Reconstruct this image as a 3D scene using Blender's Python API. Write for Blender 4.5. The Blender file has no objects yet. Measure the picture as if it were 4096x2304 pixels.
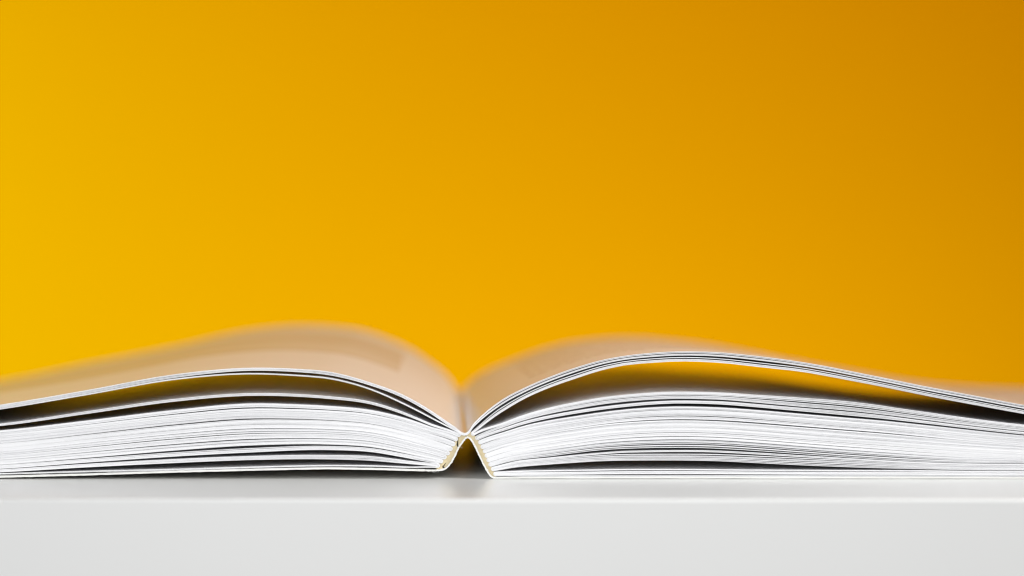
import bpy, bmesh, math, random
import numpy as np

random.seed(7)
rng = np.random.default_rng(11)
scene = bpy.context.scene

# ---------------------------------------------------------------- camera
K = 0.30 / 4096.0            # one drawing unit of the measured page profiles, in metres (0.073 mm)
CX, BASE = 1775.0, 1916.0    # drawing origin: x of the camera axis, y of the table top
D_CAM = 0.67                 # camera to the front edges of the pages
H_CAM = (BASE - 1152.0) * K
BOOK_L = 0.240               # page height (depth away from the camera)

cam_d = bpy.data.cameras.new("camera")
cam = bpy.data.objects.new("camera", cam_d)
scene.collection.objects.link(cam)
cam.location = (0, -D_CAM, H_CAM)
cam.rotation_euler = (math.radians(90), 0, 0)
cam_d.sensor_width = 36.0
cam_d.lens = 36.0 * (D_CAM / K) / 4096.0
cam_d.shift_x = (2048 - CX) / 4096.0
cam_d.clip_start = 0.01
cam_d.clip_end = 50
cam_d.dof.use_dof = True
cam_d.dof.focus_distance = D_CAM + 0.001
cam_d.dof.aperture_fstop = 4.8
cam_d.dof.aperture_blades = 0
scene.camera = cam

# ---------------------------------------------------------------- light
world = bpy.data.worlds.new("World")
scene.world = world
world.use_nodes = True
bg = world.node_tree.nodes["Background"]
bg.inputs[0].default_value = (0.93, 0.96, 1.0, 1)
bg.inputs[1].default_value = 0.03

def aim(o, target):
    from mathutils import Vector
    o.rotation_euler = (Vector(target) - o.location).to_track_quat('-Z', 'Y').to_euler()

def area(name, loc, target, sx, sy, power, col, spread=180):
    d = bpy.data.lights.new(name, 'AREA')
    d.shape = 'RECTANGLE'; d.size = sx; d.size_y = sy
    d.energy = power; d.color = col; d.spread = math.radians(spread)
    o = bpy.data.objects.new(name, d)
    scene.collection.objects.link(o)
    o.location = loc
    aim(o, target)
    return o

def spot(name, loc, target, power, angle, blend, col, r):
    d = bpy.data.lights.new(name, 'SPOT')
    d.energy = power; d.color = col; d.spot_size = math.radians(angle); d.spot_blend = blend
    d.shadow_soft_size = r
    o = bpy.data.objects.new(name, d); scene.collection.objects.link(o)
    o.location = loc; aim(o, target)
    return o

area("softbox", (-0.14, -0.95, 0.26), (-0.02, -0.05, -0.06), 0.9, 0.55, 2.0, (0.975, 0.985, 1.0), 80)
area("top_softbox", (0.66, -0.30, 0.58), (-0.06, -0.01, 0.0), 0.45, 0.4, 1.35, (1.0, 0.99, 0.98), 66)
spot("side_lamp", (-1.15, 0.45, 0.05), (-0.33, 1.3, 0.05), 50, 130, 1.0, (0.66, 1.0, 0.2), 0.15)
spot("floor_lamp", (0.18, 0.62, -0.6), (0.18, 1.3, -0.05), 21, 140, 1.0, (1.0, 0.90, 0.2), 0.15)
spot("backdrop_red_fill", (0.0, 0.0, 1.6), (-0.05, 1.3, 0.05), 45, 58, 0.5, (1.0, 0.02, 0.0), 0.1)  # added unseen red fill, turns the dimmer parts of the backdrop more orange

scene.view_settings.view_transform = 'Standard'
scene.view_settings.look = 'None'
scene.view_settings.exposure = 0.0
scene.view_settings.gamma = 1.0
scene.render.engine = 'CYCLES'
scene.cycles.use_denoising = True
scene.cycles.filter_width = 1.25
scene.cycles.max_bounces = 16
scene.cycles.diffuse_bounces = 10
scene.cycles.glossy_bounces = 6
scene.cycles.sample_clamp_indirect = 8.0

# ---------------------------------------------------------------- materials
def new_mat(name):
    m = bpy.data.materials.new(name); m.use_nodes = True
    nt = m.node_tree
    return m, nt, nt.nodes["Principled BSDF"]

def node(nt, t, **kw):
    n = nt.nodes.new(t)
    for k, v in kw.items(): setattr(n, k, v)
    return n

def math_n(nt, op, a, b=None, clamp=False):
    n = node(nt, "ShaderNodeMath", operation=op, use_clamp=clamp)
    for i, s in enumerate((a, b)):
        if s is None: continue
        if isinstance(s, (int, float)): n.inputs[i].default_value = s
        else: nt.links.new(s, n.inputs[i])
    return n.outputs[0]

def mix_col(nt, fac, a, b):
    n = node(nt, "ShaderNodeMix", data_type='RGBA')
    for idx, s in ((0, fac), (6, a), (7, b)):
        if isinstance(s, (int, float)): n.inputs[idx].default_value = s
        elif isinstance(s, tuple): n.inputs[idx].default_value = s
        else: nt.links.new(s, n.inputs[idx])
    return n.outputs[2]

PAPER = (0.785, 0.785, 0.795, 1)

def paper_base(nt, p, rough=0.22, var=0.04):
    tc = node(nt, "ShaderNodeTexCoord")
    nz = node(nt, "ShaderNodeTexNoise"); nz.inputs["Scale"].default_value = 900; nz.inputs["Detail"].default_value = 3
    mp = node(nt, "ShaderNodeMapping"); mp.inputs["Scale"].default_value = (0.25, 1, 1)
    nt.links.new(tc.outputs["Object"], mp.inputs[0]); nt.links.new(mp.outputs[0], nz.inputs["Vector"])
    c = mix_col(nt, nz.outputs["Fac"], tuple(v * (1 - var) for v in PAPER[:3]) + (1,), tuple(min(1, v * (1 + var)) for v in PAPER[:3]) + (1,))
    bp = node(nt, "ShaderNodeBump"); bp.inputs["Strength"].default_value = 0.12; bp.inputs["Distance"].default_value = 0.00008
    nt.links.new(nz.outputs["Fac"], bp.inputs["Height"])
    nt.links.new(bp.outputs[0], p.inputs["Normal"])
    p.inputs["Roughness"].default_value = rough
    p.inputs["Specular IOR Level"].default_value = 0.5
    return c

m_paper, nt, p = new_mat("coated_paper")
nt.links.new(paper_base(nt, p), p.inputs["Base Color"])

# the opened spread: a picture printed on one page, rows of small type on the other (u = metres from the fold, v = metres from the near edge)
m_print, nt, p = new_mat("printed_spread")
col = paper_base(nt, p, 0.205)
uv = node(nt, "ShaderNodeUVMap")
sep = node(nt, "ShaderNodeSeparateXYZ"); nt.links.new(uv.outputs[0], sep.inputs[0])
U, V = sep.outputs[0], sep.outputs[1]
def rng_mask(s, lo, hi):
    return math_n(nt, 'MULTIPLY', math_n(nt, 'GREATER_THAN', s, lo), math_n(nt, 'LESS_THAN', s, hi))
pic = math_n(nt, 'MULTIPLY', rng_mask(U, -0.216, -0.0245), rng_mask(V, 0.088, 0.205))
pn = node(nt, "ShaderNodeTexNoise"); pn.inputs["Scale"].default_value = 16; pn.inputs["Detail"].default_value = 5
pm = node(nt, "ShaderNodeMapping"); pm.inputs["Scale"].default_value = (0.5, 2.2, 1)
nt.links.new(uv.outputs[0], pm.inputs[0]); nt.links.new(pm.outputs[0], pn.inputs["Vector"])
ramp = node(nt, "ShaderNodeValToRGB")
ramp.color_ramp.elements[0].position = 0.35; ramp.color_ramp.elements[0].color = (0.54, 0.50, 0.45, 1)
ramp.color_ramp.elements[1].position = 0.68; ramp.color_ramp.elements[1].color = (0.72, 0.69, 0.65, 1)
nt.links.new(pn.outputs["Fac"], ramp.inputs[0])
col = mix_col(nt, pic, col, ramp.outputs[0])
txt = math_n(nt, 'MULTIPLY', rng_mask(U, 0.0255, 0.205), rng_mask(V, 0.034, 0.212))
rowf = math_n(nt, 'FRACT', math_n(nt, 'MULTIPLY', V, 1 / 0.0046))
row = math_n(nt, 'LESS_THAN', rowf, 0.46)
wn = node(nt, "ShaderNodeTexNoise"); wn.inputs["Scale"].default_value = 1.0; wn.inputs["Detail"].default_value = 1
cmb = node(nt, "ShaderNodeCombineXYZ")
nt.links.new(math_n(nt, 'MULTIPLY', U, 620), cmb.inputs[0])
nt.links.new(math_n(nt, 'MULTIPLY', math_n(nt, 'FLOOR', math_n(nt, 'MULTIPLY', V, 1 / 0.0046)), 7.3), cmb.inputs[1])
nt.links.new(cmb.outputs[0], wn.inputs["Vector"])
ink = math_n(nt, 'MULTIPLY', math_n(nt, 'MULTIPLY', txt, row), math_n(nt, 'GREATER_THAN', wn.outputs["Fac"], 0.44))
col = mix_col(nt, math_n(nt, 'MULTIPLY', ink, 0.45), col, (0.12, 0.11, 0.10, 1))
nt.links.new(col, p.inputs["Base Color"])

m_cover, nt, p = new_mat("cover_card")
c = paper_base(nt, p, 0.5, 0.10)
mm = node(nt, "ShaderNodeMix", data_type='RGBA', blend_type='MULTIPLY'); mm.inputs[0].default_value = 1.0
nt.links.new(c, mm.inputs[6]); mm.inputs[7].default_value = (0.93, 0.93, 0.88, 1)
nt.links.new(mm.outputs[2], p.inputs["Base Color"])

m_glue, nt, p = new_mat("cream_glue")
tc = node(nt, "ShaderNodeTexCoord")
nz = node(nt, "ShaderNodeTexNoise"); nz.inputs["Scale"].default_value = 700; nz.inputs["Detail"].default_value = 4
nt.links.new(tc.outputs["Object"], nz.inputs["Vector"])
nt.links.new(mix_col(nt, nz.outputs["Fac"], (0.56, 0.45, 0.25, 1), (0.74, 0.64, 0.42, 1)), p.inputs["Base Color"])
p.inputs["Roughness"].default_value = 0.55
bp = node(nt, "ShaderNodeBump"); bp.inputs["Strength"].default_value = 0.4; bp.inputs["Distance"].default_value = 0.0003
nt.links.new(nz.outputs["Fac"], bp.inputs["Height"]); nt.links.new(bp.outputs[0], p.inputs["Normal"])

m_table, nt, p = new_mat("white_lacquer")
tc = node(nt, "ShaderNodeTexCoord")
nz = node(nt, "ShaderNodeTexNoise"); nz.inputs["Scale"].default_value = 6; nz.inputs["Detail"].default_value = 6
nt.links.new(tc.outputs["Object"], nz.inputs["Vector"])
nt.links.new(mix_col(nt, nz.outputs["Fac"], (0.76, 0.76, 0.745, 1), (0.80, 0.80, 0.785, 1)), p.inputs["Base Color"])
p.inputs["Roughness"].default_value = 0.25
n2 = node(nt, "ShaderNodeTexNoise"); n2.inputs["Scale"].default_value = 420; n2.inputs["Detail"].default_value = 2
nt.links.new(tc.outputs["Object"], n2.inputs["Vector"])
bp = node(nt, "ShaderNodeBump"); bp.inputs["Strength"].default_value = 0.05; bp.inputs["Distance"].default_value = 0.0002
nt.links.new(n2.outputs["Fac"], bp.inputs["Height"]); nt.links.new(bp.outputs[0], p.inputs["Normal"])

m_back, nt, p = new_mat("yellow_backdrop_paper")
tc = node(nt, "ShaderNodeTexCoord")
nz = node(nt, "ShaderNodeTexNoise"); nz.inputs["Scale"].default_value = 60; nz.inputs["Detail"].default_value = 6
nt.links.new(tc.outputs["Object"], nz.inputs["Vector"])
nt.links.new(mix_col(nt, nz.outputs["Fac"], (0.84, 0.435, 0.0, 1), (0.87, 0.45, 0.0, 1)), p.inputs["Base Color"])
p.inputs["Roughness"].default_value = 0.9
p.inputs["Specular IOR Level"].default_value = 0.0

# ---------------------------------------------------------------- setting
def link(o, parent=None):
    scene.collection.objects.link(o)
    if parent: o.parent = parent
    return o

def rounded_slab(name, x0, x1, y0, y1, z0, z1, r, mat):
    """long slab with a rounded front top edge, profile swept along x"""
    prof = [(y1, z0), (y0, z0)]
    for i in range(9):
        a = math.pi - i * (math.pi / 2) / 8
        prof.append((y0 + r + r * math.cos(a), z1 - r + r * math.sin(a)))
    prof.append((y1, z1))
    bm = bmesh.new()
    A = [bm.verts.new((x0, y, z)) for y, z in prof]
    B = [bm.verts.new((x1, y, z)) for y, z in prof]
    n = len(prof)
    for i in range(n):
        f = bm.faces.new((A[i], A[(i + 1) % n], B[(i + 1) % n], B[i]))
        if 2 <= i < 10: f.smooth = True
    bm.faces.new(A); bm.faces.new(list(reversed(B)))
    bmesh.ops.recalc_face_normals(bm, faces=bm.faces)
    me = bpy.data.meshes.new(name); bm.to_mesh(me); bm.free()
    me.materials.append(mat)
    return link(bpy.data.objects.new(name, me))

table = rounded_slab("table", -0.95, 1.05, -0.0632, 0.27, -0.16, 0.0, 0.0008, m_table)
table["kind"] = "structure"; table["label"] = "plain white table with softly rounded front edge under the book"; table["category"] = "table"

backdrop = rounded_slab("backdrop", -2.2, 2.2, 1.30, 1.32, -1.0, 2.0, 0.004, m_back)
backdrop["kind"] = "structure"; backdrop["label"] = "plain bright yellow backdrop out of focus behind the book"; backdrop["category"] = "backdrop"

# ---------------------------------------------------------------- book profiles
def pchip(pts):
    pts = sorted(pts)
    x = np.array([q[0] for q in pts], float); y = np.array([q[1] for q in pts], float)
    h = np.diff(x); d = np.diff(y) / h
    m = np.zeros(len(x)); m[0] = d[0]; m[-1] = d[-1]
    for i in range(1, len(x) - 1):
        # smooth three-point slopes (not flattened at the crest)
        m[i] = (d[i - 1] * h[i] + d[i] * h[i - 1]) / (h[i] + h[i - 1])
    def f(q):
        q = np.asarray(q, float)
        i = np.clip(np.searchsorted(x, q) - 1, 0, len(h) - 1)
        t = np.clip((q - x[i]) / h[i], 0, 1)
        return ((1 + 2 * t) * (1 - t) ** 2 * y[i] + t * (1 - t) ** 2 * h[i] * m[i]
                + t * t * (3 - 2 * t) * y[i + 1] + t * t * (t - 1) * h[i] * m[i + 1])
    return f

class Stack:
    def __init__(s, top, bot, n, t, spread=1.0, rear=None, rear_bot=None, bias=None):
        s.top, s.bot, s.n, s.t = pchip(top), pchip(bot), n, t
        g = max(n - 1, 1)
        s.c = rng.normal(0, spread, g)
        if bias is not None: s.c += bias
        s.ph = rng.uniform(0, 6.28, (g, 3)); s.am = rng.normal(0, spread * 0.35, (g, 3)); s.wl = rng.uniform(1000, 4200, (g, 3))
        s.rear = rear or (lambda x: 0 * np.asarray(x, float))
        s.rear_bot = rear_bot or s.rear
    def leaf(s, i, x):
        """centre height and thickness of leaf i at x"""
        x = np.asarray(x, float)
        tp, bt = s.top(x), s.bot(x)
        H = np.maximum(bt - tp, 0.5)
        t = np.minimum(s.t, 0.965 * H / s.n)
        if s.n == 1: return tp + t / 2, t
        w = np.exp(np.clip(s.c[:, None] + (s.am[:, :, None] * np.sin(x[None, None, :] * 6.283 / s.wl[:, :, None] + s.ph[:, :, None])).sum(1), -4, 3.2))
        w /= w.sum(0)
        free = H - s.n * t
        cs = np.concatenate([np.zeros((1, len(x))), np.cumsum(w, 0)])[i]
        return tp + t * (i + .5) + free * cs, t
    def rear_off(s, i, x):
        f = i / max(s.n - 1, 1)
        return s.rear(x) * (1 - f) + s.rear_bot(x) * f

zero = lambda x: 0 * np.asarray(x, float)
_offL = pchip([(-1450, 10), (-1000, -10), (-636, -40), (-161, -91), (314, -112), (722, -130), (1130, -129), (1401, -118), (1537, -106), (1673, -86), (1809, -45), (1850, -8), (1862, 0)])
offL = lambda x: 0.88 * _offL(x)
offR = pchip([(1850, 0), (1945, 2), (2081, 12), (2352, 17), (2896, 14), (3439, 8), (4390, 0), (5100, 0)])
def groups(n, seed, lo=1, hi=4):
    r = random.Random(seed); b = np.full(n - 1, -2.2); i = 0
    while True:
        i += r.randint(lo, hi)
        if i > n - 1: return b
        b[i - 1] = r.gauss(0.4, 0.95)
TL, TR = 2.86, 2.72

LA1 = Stack([(-1450, 1712), (-600, 1690), (0, 1619), (350, 1560), (700, 1497), (1000, 1471), (1200, 1476), (1300, 1484), (1500, 1536), (1600, 1573), (1700, 1627), (1800, 1694), (1852, 1729)],
            [(-1450, 1724), (-600, 1702), (0, 1631), (350, 1573), (700, 1511), (1000, 1483), (1200, 1489), (1300, 1498), (1500, 1548), (1600, 1586), (1700, 1640), (1800, 1707), (1852, 1743)],
            4, 2.6, 0.7, offL)
LA2 = Stack([(-1450, 1725), (-600, 1703), (0, 1632), (350, 1574.5), (700, 1514), (1000, 1492), (1200, 1500), (1300, 1508), (1500, 1561), (1600, 1605), (1700, 1655), (1800, 1712)],
            [(-1450, 1731), (-600, 1709), (0, 1638), (350, 1580), (700, 1519.5), (1000, 1497.5), (1200, 1505.5), (1300, 1514), (1500, 1567), (1600, 1611), (1700, 1661), (1800, 1718)],
            2, 2.7, 0.5, lambda x: offL(x) * 0.45)
LB = Stack([(-1450, 1732), (-600, 1716), (0, 1695), (350, 1645), (700, 1596), (1000, 1573), (1200, 1577), (1300, 1584), (1500, 1611), (1600, 1643), (1700, 1684), (1800, 1730)],
           [(-1450, 1741), (-600, 1725), (0, 1704), (350, 1655), (700, 1606), (1000, 1583), (1200, 1587), (1300, 1594), (1500, 1621), (1600, 1653), (1700, 1693), (1800, 1739)],
           3, 2.7, 0.5, lambda x: offL(x) * 0.25)
bL = groups(52, 3, 2, 5); bL[34:] = groups(18, 9, 1, 3) + 0.1; bL[4] = 1.4; bL[17] = 1.0; bL[22] = 0.9; bL[28] = .9; bL[33] = 1.2
LC = Stack([(-1450, 1744), (-600, 1742), (0, 1722), (350, 1682), (700, 1640), (1000, 1614), (1200, 1618), (1300, 1623), (1500, 1643), (1600, 1666), (1700, 1698), (1800, 1742)],
           [(-1450, 1888), (-600, 1887), (0, 1875), (350, 1850), (700, 1826), (1000, 1810), (1300, 1800), (1500, 1810), (1600, 1827), (1700, 1846), (1800, 1862)],
           52, TL, 0.45, lambda x: offL(x) * 0.06, zero, bL)
LD = Stack([(-1450, 1889), (-600, 1888), (0, 1877), (350, 1855), (700, 1836), (1000, 1824), (1300, 1820), (1500, 1826), (1600, 1838), (1700, 1852), (1800, 1866)],
           [(-1450, 1899), (-600, 1898), (0, 1889), (350, 1869), (700, 1852), (1000, 1840), (1300, 1837), (1500, 1844), (1600, 1853), (1700, 1862), (1800, 1872)],
           5, 2.8, 0.7)
LE = Stack([(-1450, 1900), (-600, 1899), (0, 1892.5), (350, 1883), (700, 1875), (1000, 1866.5), (1300, 1860), (1500, 1861.5), (1600, 1865), (1700, 1869), (1800, 1874)],
           [(-1450, 1905), (-600, 1904), (0, 1898), (350, 1889), (700, 1881), (1000, 1872), (1300, 1865.5), (1500, 1867), (1600, 1870.5), (1700, 1874), (1800, 1879)],
           2, 2.6, 0.4)
left_slots = [(LA1, i) for i in range(4)] + [(LA2, i) for i in range(2)] + [(LB, i) for i in range(3)] + [(LC, i) for i in range(52)] + [(LD, i) for i in range(5)] + [(LE, i) for i in range(2)]

RA = Stack([(1850, 1738), (1861, 1732), (1900, 1688), (2000, 1604), (2100, 1550), (2200, 1507), (2300, 1471), (2400, 1442), (2500, 1423), (2600, 1412), (2700, 1406), (2800, 1406), (2900, 1411), (3000, 1421), (3100, 1433), (3200, 1447), (3300, 1464), (3400, 1484), (3500, 1504), (3700, 1545), (3900, 1583), (4096, 1620), (4390, 1667), (4929, 1698), (5150, 1702)],
           [(1850, 1768), (1861, 1760), (1900, 1722), (2000, 1653), (2100, 1594), (2200, 1550), (2300, 1515), (2400, 1483), (2500, 1461), (2600, 1452), (2700, 1446), (2800, 1447), (2900, 1453), (3000, 1464), (3100, 1475), (3200, 1486), (3300, 1503), (3400, 1522), (3500, 1541), (3700, 1582), (3900, 1620), (4096, 1656), (4390, 1702), (4929, 1733), (5150, 1737)],
           8, 2.9, 0.2, offR, None, np.array([-.6, .5, -1.2, 1.1, .6, -1.0, -.9]))
sag = pchip([(1850, 0), (2200, 3), (2700, 6), (3600, 8), (4400, 4), (5150, 4)])
RB1 = Stack([(1895, 1737), (2000, 1695), (2100, 1658), (2200, 1630), (2300, 1609), (2400, 1591), (2500, 1579), (2600, 1571), (2700, 1567), (2800, 1568), (2900, 1571), (3000, 1578), (3200, 1591), (3400, 1607), (3500, 1619), (3600, 1634), (3700, 1648), (3900, 1676), (4096, 1699), (4390, 1722), (5150, 1742)],
            [(1895, 1752), (2000, 1716), (2100, 1682), (2200, 1657), (2300, 1638), (2400, 1621), (2500, 1609), (2600, 1601), (2700, 1597), (2800, 1598), (2900, 1601.5), (3000, 1610), (3200, 1628), (3400, 1645), (3500, 1656), (3600, 1668), (3700, 1681), (3900, 1706), (4096, 1727), (4390, 1750), (5150, 1770)],
            8, 2.8, 0.7, sag)
RB2 = Stack([(1895, 1753), (2000, 1717), (2100, 1684), (2200, 1661), (2300, 1643), (2400, 1628), (2500, 1616), (2600, 1607), (2700, 1602), (2800, 1603), (2900, 1606), (3000, 1614), (3200, 1631), (3400, 1648), (3500, 1658), (3700, 1683), (3900, 1707), (4096, 1728), (4390, 1751), (5150, 1771)],
            [(1895, 1762), (2000, 1730), (2100, 1698), (2200, 1675), (2300, 1657), (2400, 1642), (2500, 1630), (2600, 1621), (2700, 1616), (2800, 1617), (2900, 1621), (3000, 1629), (3200, 1647), (3400, 1665), (3500, 1674), (3700, 1696), (3900, 1719), (4096, 1740), (4390, 1763), (5150, 1783)],
            4, 2.8, 0.4, sag)
for st_, d_ in ((RB1, 2.0), (RB2, 2.5)):      # the two gaps that stand open in the upper block
    st_.bot = (lambda f, d: (lambda x: f(x) - d))(st_.bot, d_)
bR = groups(48, 5, 2, 5); bR[2] = 1.5; bR[11] = 1.2; bR[17] = 1.2; bR[24] = 1.9; bR[31] = 1.0; bR[36] = 1.0; bR[40] = .9; bR[43] = .9
RC = Stack([(1895, 1763), (2000, 1733), (2100, 1702), (2200, 1681), (2300, 1665), (2400, 1650), (2500, 1638), (2600, 1630), (2700, 1626), (2800, 1627), (2900, 1631), (3000, 1638), (3200, 1655), (3400, 1672), (3500, 1680), (3700, 1700), (3900, 1722), (4096, 1742), (4390, 1765), (5150, 1785)],
           [(1895, 1856), (2000, 1851), (2100, 1836), (2200, 1825), (2300, 1812), (2400, 1801), (2500, 1795), (2600, 1792), (2700, 1791), (2800, 1792), (2900, 1796), (3000, 1802), (3200, 1816), (3400, 1830), (3700, 1847), (3900, 1852), (4096, 1854), (4390, 1856), (5150, 1860)],
           48, TR, 0.45, sag, zero, bR)
RD = Stack([(1895, 1858), (2000, 1853), (2100, 1839), (2200, 1830), (2300, 1820), (2400, 1811), (2500, 1804), (2600, 1802), (2700, 1801), (2800, 1801), (2900, 1804), (3000, 1809), (3200, 1821), (3400, 1833), (3700, 1849), (3900, 1854), (4096, 1856), (4390, 1858), (5150, 1862)],
           [(1895, 1880), (2000, 1876), (2100, 1866), (2200, 1858), (2300, 1851), (2400, 1845), (2500, 1842.5), (2600, 1842), (2700, 1842), (2800, 1843), (2900, 1846), (3000, 1851), (3200, 1861), (3400, 1869), (3700, 1877), (3900, 1881), (4096, 1882), (4390, 1883), (5150, 1885)],
           8, 2.9, 0.8)
RE = Stack([(1960, 1886), (2000, 1885), (2100, 1882), (2300, 1879), (2500, 1876), (2700, 1876), (3000, 1878), (3400, 1880), (3700, 1881), (3900, 1883.5), (4096, 1884.5), (4390, 1885.5), (5150, 1887)],
           [(1960, 1906), (2000, 1906), (2300, 1906.5), (2700, 1906.5), (5150, 1906.8)],
           8, 2.6, 0.6, None, None, np.array([-1.2, 1.2, -1, -.5, -1.2, 1.3, .6]))
right_slots = [(RA, i) for i in range(8)] + [(RB1, i) for i in range(8)] + [(RB2, i) for i in range(4)] + [(RC, i) for i in range(48)] + [(RD, i) for i in range(8)] + [(RE, i) for i in range(8)]

# ---------------------------------------------------------------- swept sheets
def W(px, py):
    return (np.asarray(px) - CX) * K, (BASE - np.asarray(py)) * K

V_STEPS = np.array([0, 0.004, 0.03, 0.1, 0.22, 0.36, 0.5, 0.64, 0.78, 0.9, 1.0])

def sweep(name, px, py, th, rear, parent, mat, top_mat=None, u0=0.0, y0=0.0, wob=0.0, length=BOOK_L, steps=V_STEPS, edge_rag=None):
    """solid band: profile (px,py) with thickness th, drawn out along +y; rear = height change at the far end"""
    px = np.asarray(px, float); py = np.asarray(py, float); th = np.asarray(th, float); rear = np.asarray(rear, float)
    rear = rear - 14 * np.exp(-((px - 1862) / 120) ** 2) * np.clip((1905 - py) / 160, 0, 1)   # the spine rises a little towards the head
    n = len(px)
    xw, zw = W(px, py)
    tx, tz = np.gradient(xw), np.gradient(zw)
    ln = np.hypot(tx, tz); nx, nz = -tz / ln, tx / ln
    s = np.concatenate([[0], np.cumsum(np.hypot(np.diff(xw), np.diff(zw)))])
    ph, ph2 = rng.uniform(0, 6.28, 2)
    front = y0 + wob * (np.sin(s * 38 + ph) * .6 + np.sin(s * 97 + ph2) * .4)
    m = len(steps)
    up = np.zeros((m, n, 3)); lo = np.zeros((m, n, 3))
    for j, v in enumerate(steps):
        g = v ** 1.15
        dz = -rear * K * g
        y = front * (1 - v) + v * length
        h = th * K / 2
        hu, hl = h, h
        if edge_rag is not None and j == 0: hu, hl = h * edge_rag[0], h * edge_rag[1]
        up[j] = np.stack([xw + nx * hu, y, zw + nz * hu + dz], 1)
        lo[j] = np.stack([xw - nx * hl, y, zw - nz * hl + dz], 1)
    verts = np.concatenate([up.reshape(-1, 3), lo.reshape(-1, 3)])
    o = m * n
    faces, mats, smooth = [], [], []
    for j in range(m - 1):
        for i in range(n - 1):
            a = j * n + i
            faces.append((a, a + 1, a + n + 1, a + n)); mats.append(1 if top_mat else 0); smooth.append(True)
            faces.append((o + a + n, o + a + n + 1, o + a + 1, o + a)); mats.append(0); smooth.append(True)
    for i in range(n - 1):
        faces.append((o + i, o + i + 1, i + 1, i)); mats.append(0); smooth.append(False)
        b = (m - 1) * n + i
        faces.append((b, b + 1, o + b + 1, o + b)); mats.append(0); smooth.append(False)
    for j in range(m - 1):
        a = j * n
        faces.append((a, a + n, o + a + n, o + a)); mats.append(0); smooth.append(False)
        b = j * n + n - 1
        faces.append((o + b, o + b + n, b + n, b)); mats.append(0); smooth.append(False)
    me = bpy.data.meshes.new(name)
    me.from_pydata(verts.tolist(), [], faces)
    me.polygons.foreach_set("material_index", mats)
    me.polygons.foreach_set("use_smooth", smooth)
    me.materials.append(mat)
    if top_mat: me.materials.append(top_mat)
    uvl = me.uv_layers.new(name="UVMap")
    vu = np.tile(s - u0, m); vv = np.repeat(steps * length, n)
    vuv = np.concatenate([np.stack([vu, vv], 1)] * 2)
    li = np.zeros(len(me.loops), int); me.loops.foreach_get("vertex_index", li)
    uvl.data.foreach_set("uv", vuv[li].astype(np.float32).ravel())
    # crisp paper edges: hard where the flat sides meet the cut edge
    me.validate(); me.update()
    ob = bpy.data.objects.new(name, me)
    me.set_sharp_from_angle(angle=math.radians(50))
    return link(ob, parent)

book = bpy.data.objects.new("open_book", None)
link(book)
book["label"] = "thick open paperback with white pages lying face up on the white table"
book["category"] = "book"

def sig_empty(label=None):
    e = bpy.data.objects.new("signature", None); link(e, book)
    if label: e["label"] = label
    return e

def bezier(p0, t0, p1, t1, n):
    p0, p1, t0, t1 = map(np.array, (p0, p1, t0, t1))
    L = np.linalg.norm(p1 - p0) * 0.36
    a, b = p0 + t0 * L, p1 - t1 * L
    q = np.linspace(0, 1, n)[:, None]
    return (1 - q) ** 3 * p0 + 3 * (1 - q) ** 2 * q * a + 3 * (1 - q) * q * q * b + q ** 3 * p1

def unit(v):
    v = np.array(v, float); return v / np.linalg.norm(v)

def leaf_path(slot, start, d, tf, side, reach):
    """points from the fold (start) out to the fore edge: px, py, thickness, rear offset"""
    st, i = slot
    x_end = (-1358 if side < 0 else 5071) + side * rng.uniform(-6, 3)
    xs = start[0] + side * reach
    x = xs + side * np.concatenate([np.linspace(0, 1, 14)[:-1] * 420, np.linspace(420, abs(x_end - xs), 44)])
    y, t = st.leaf(i, x)
    T = unit((x[1] - x[0], y[1] - y[0]))
    chord = unit((x[0] - start[0], y[0] - start[1]))
    b = bezier(start, unit(np.array(d) + 0.8 * chord), (x[0], y[0]), T, 9)
    px = np.concatenate([b[:-1, 0], x]); py = np.concatenate([b[:-1, 1], y])
    tt = np.concatenate([np.linspace(tf, t[0], 9)[:-1], t])
    rr = st.rear_off(i, px)
    fade = np.clip(np.abs(px - start[0]) / (reach * 1.3), 0, 1)
    rr = rr * fade * fade * (3 - 2 * fade)
    return px, py, tt, rr

def build_signature(slots, tip, d, pitch, side, reach, label=None):
    e = sig_empty(label)
    d = unit(d); tf = pitch / 8.0
    nrm = np.array([d[1], -d[0]]) if side > 0 else np.array([-d[1], d[0]])   # towards the upper leaves
    if nrm[1] > 0: nrm = -nrm
    c = np.array(tip) + d * pitch * 0.55
    for k in range(4):                       # k = 0 innermost sheet
        r = (k + .5) * tf
        pu = leaf_path(slots[3 - k], c + nrm * r, d, tf * .97, side, reach)
        pl = leaf_path(slots[4 + k], c - nrm * r, d, tf * .97, side, reach)
        ang = np.linspace(0, math.pi, 9)[1:-1]
        ax = [c + nrm * r * math.cos(a) - d * r * 1.15 * math.sin(a) for a in ang]
        ax = np.array(ax)
        px = np.concatenate([pu[0][::-1], ax[:, 0], pl[0]]); py = np.concatenate([pu[1][::-1], ax[:, 1], pl[1]])
        th = np.concatenate([pu[2][::-1], np.full(len(ax), tf * .97), pl[2]])
        rr = np.concatenate([pu[3][::-1], np.zeros(len(ax)), pl[3]])
        sweep("sheet", px, py, th, rr, e, m_paper, y0=rng.normal(0, 0.00016), wob=0.00010)
    return e

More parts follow.
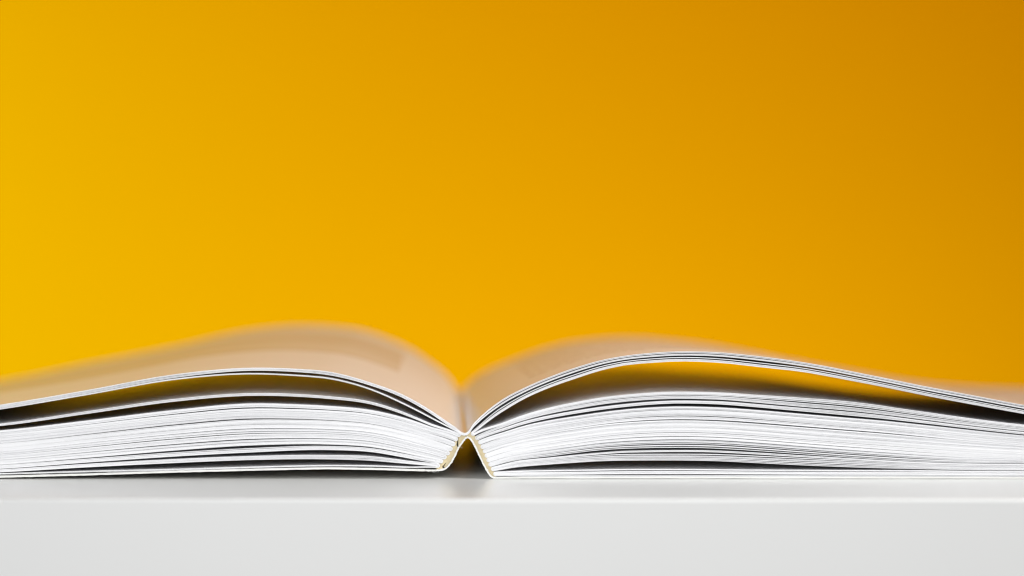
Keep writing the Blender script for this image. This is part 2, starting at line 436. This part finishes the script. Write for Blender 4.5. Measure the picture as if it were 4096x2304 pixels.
# the signature that lies open in the middle
g = sig_empty("opened middle signature, printed picture on one page and rows of type on the other")
for k in range(4):
    xl = np.concatenate([np.linspace(-1358, 900, 34), np.linspace(940, 1818, 30)])
    xr = np.concatenate([np.linspace(1897, 2700, 30), np.linspace(2760, 5071, 36)])
    yl, tl = LA1.leaf(k, xl); yr, tr = RA.leaf(k, xr)
    bot = np.array([1857.0, 1733.0 + 2.7 * k])
    Tl = unit((xl[-1] - xl[-2], yl[-1] - yl[-2])); Tr = unit((xr[1] - xr[0], yr[1] - yr[0]))
    b1 = bezier((xl[-1], yl[-1]), Tl, bot, unit((1, 0.1)), 9)
    b2 = bezier(bot, unit((1, 0.1)), (xr[0], yr[0]), Tr, 9)
    px = np.concatenate([xl, b1[1:, 0], b2[1:-1, 0], xr]); py = np.concatenate([yl, b1[1:, 1], b2[1:-1, 1], yr])
    th = np.concatenate([tl, np.full(8, 2.55), np.full(7, 2.55), tr])
    th = np.minimum(th, 2.7)
    rr = np.where(px < 1857, LA1.rear_off(k, np.minimum(px, 1862)), RA.rear_off(k, np.maximum(px, 1850)))
    xw, zw = W(px, py)
    s = np.concatenate([[0], np.cumsum(np.hypot(np.diff(xw), np.diff(zw)))])
    sweep("sheet", px, py, th, rr, g, m_paper, m_print if k == 0 else None, u0=s[len(xl) + 7], y0=rng.normal(0, 0.0001), wob=0.00008)

left_tips = [(1843.4, 1742.8), (1831, 1760.2), (1821, 1780), (1810, 1798.7), (1798.7, 1816), (1786.3, 1831.5), (1772.6, 1847), (1760, 1863)]
left_dirs = [(-.86, -.50), (-.88, -.47), (-.90, -.44), (-.91, -.41), (-.92, -.39), (-.94, -.34), (-.96, -.27), (-.99, -.12)]
for q in range(8):
    build_signature(left_slots[4 + 8 * q: 12 + 8 * q], left_tips[q], left_dirs[q], 20.5, -1, 125)
right_tips = [(1885.6, 1740), (1901.8, 1756), (1913.5, 1773), (1922.9, 1790.5), (1931.6, 1808), (1939, 1825.5), (1946.5, 1843), (1954, 1860.5), (1964, 1878), (1973, 1896)]
right_dirs = [(.78, -.62), (.86, -.51), (.90, -.43), (.92, -.40), (.92, -.39), (.93, -.37), (.94, -.34), (.95, -.30), (.98, -.20), (1, -.03)]
for q in range(10):
    build_signature(right_slots[4 + 8 * q: 12 + 8 * q], right_tips[q], right_dirs[q], 18.6, 1, 120)

# ---------------------------------------------------------------- cover, spine lining, glue
def dense(pts, step=14):
    out = []
    for a, b in zip(pts[:-1], pts[1:]):
        n = max(1, int(math.hypot(b[0] - a[0], b[1] - a[1]) / step))
        if abs(b[0] - a[0]) > 500: n = 14
        for i in range(n): out.append((a[0] + (b[0] - a[0]) * i / n, a[1] + (b[1] - a[1]) * i / n))
    out.append(pts[-1])
    return np.array(out)

def smooth_pts(p, it=2):
    p = p.copy()
    for _ in range(it): p[1:-1] = p[1:-1] * .5 + (p[:-2] + p[2:]) * .25
    return p

def cover_piece(name, pts, th, step, rag=0.0, label=None):
    p = smooth_pts(dense(pts, step))
    n = len(p)
    t = np.full(n, th)
    ragged = None
    if rag: ragged = (1 + rng.normal(0, rag, n), 1 + rng.normal(0, rag, n) * 0.6)
    o = sweep(name, p[:, 0], p[:, 1], t, np.zeros(n), book, m_cover, y0=-0.0003, wob=0.0001, edge_rag=ragged)
    if label: o["label"] = label
    return o

cover_piece("front_cover", [(-1372, 1911.2), (-400, 1911.2), (0, 1906.5), (350, 1897.5), (700, 1886), (1000, 1878.5), (1300, 1872.5), (1500, 1875.5), (1600, 1878.5), (1700, 1881)], 8, 14, 0.12)
cover_piece("spine", [(1701, 1881), (1725, 1881.8), (1745, 1881.8), (1770, 1879), (1784, 1873), (1796, 1861), (1810, 1841), (1825, 1811), (1836, 1786), (1850, 1768), (1864, 1750), (1869, 1746.5), (1877, 1750), (1890, 1766), (1903, 1790), (1916, 1818), (1929, 1846), (1941, 1869), (1950, 1886), (1960, 1901), (1967, 1909), (1975, 1911.3), (1999, 1911.4)], 6.6, 5, 0.30, "white spine lining folded up into a peak under the gutter")
cover_piece("back_cover", [(2000, 1911.2), (2100, 1910.6), (3000, 1910.4), (5085, 1911.5)], 6.6, 14, 0.10)

def prism(name, poly, y0, y1, mat, parent):
    bm = bmesh.new()
    P = [W(x, y) for x, y in poly]
    A = [bm.verts.new((float(x), y0, float(z))) for x, z in P]
    B = [bm.verts.new((float(x), y1, float(z))) for x, z in P]
    n = len(P)
    for i in range(n): bm.faces.new((A[i], A[(i + 1) % n], B[(i + 1) % n], B[i]))
    fa = bm.faces.new(A); fb = bm.faces.new(list(reversed(B)))
    bmesh.ops.triangulate(bm, faces=[fa, fb])
    bmesh.ops.recalc_face_normals(bm, faces=bm.faces)
    me = bpy.data.meshes.new(name); bm.to_mesh(me); bm.free(); me.materials.append(mat)
    return link(bpy.data.objects.new(name, me), parent)

glue_l = [(1868, 1749), (1850, 1770), (1838, 1786), (1833, 1783), (1826, 1779), (1829, 1788), (1832, 1797), (1826, 1811), (1811, 1841), (1797, 1861), (1788, 1870),
          (1782, 1873), (1775, 1868), (1786, 1851), (1782, 1853), (1769, 1868), (1772, 1875), (1760, 1880), (1744, 1880)] + [(x - 9, y - 1) for x, y in reversed(left_tips)] + [(1846, 1737), (1853, 1738)]
o = prism("glue", glue_l, 0.0007, BOOK_L - 0.0007, m_glue, book); o["label"] = "cream binding glue between the folds and the spine, cracked in two places"
glue_r = [(1869, 1749), (1878, 1753), (1890, 1768), (1903, 1792), (1916, 1820), (1929, 1848), (1941, 1871), (1950, 1888), (1960, 1903), (1968, 1909), (1985, 1909)] + [(x + 9, y - 1) for x, y in reversed(right_tips)] + [(1882, 1727), (1873, 1736), (1862, 1739)]
o = prism("glue", glue_r, 0.0007, BOOK_L - 0.0007, m_glue, book); o["label"] = "cream strip of binding glue, unbroken"

# torn paper fibres at the corner of the cover
fib = []
bmf = bmesh.new()
for cx_, cy_, n, sp in ((1729, 1884, 26, 12), (1975, 1913, 9, 8), (2065, 1910, 10, 9), (1836, 1786, 6, 5), (1668, 1881, 6, 5)):
    for _ in range(n):
        p0 = np.array([cx_ + rng.normal(0, sp), cy_ + rng.normal(0, 2.2)])
        a = rng.uniform(0, 6.28); L = rng.uniform(3, 8)
        pts = []
        y = -0.0004
        for q in range(4):
            x_, z_ = W(p0[0], p0[1])
            pts.append((float(x_), y, max(float(z_), 0.00006)))
            a += rng.normal(0, 0.7); p0 = p0 + L / 3 * np.array([math.cos(a), math.sin(a)]); y -= rng.uniform(0, 0.00012)
        r = rng.uniform(0.000022, 0.00005)
        rings = []
        for (x_, y_, z_) in pts:
            rings.append([bmf.verts.new((x_ + r * math.cos(t), y_ + r * math.sin(t), z_ + r * 0.5 * math.cos(2 * t + 1))) for t in (0, 2.09, 4.19)])
        for ra, rb in zip(rings[:-1], rings[1:]):
            for t in range(3): bmf.faces.new((ra[t], ra[(t + 1) % 3], rb[(t + 1) % 3], rb[t]))
me = bpy.data.meshes.new("torn_fibres"); bmf.to_mesh(me); bmf.free(); me.materials.append(m_cover)
o = link(bpy.data.objects.new("torn_fibres", me), book); o["kind"] = "stuff"; o["label"] = "tiny torn paper fibres along the cover edge by the spine"
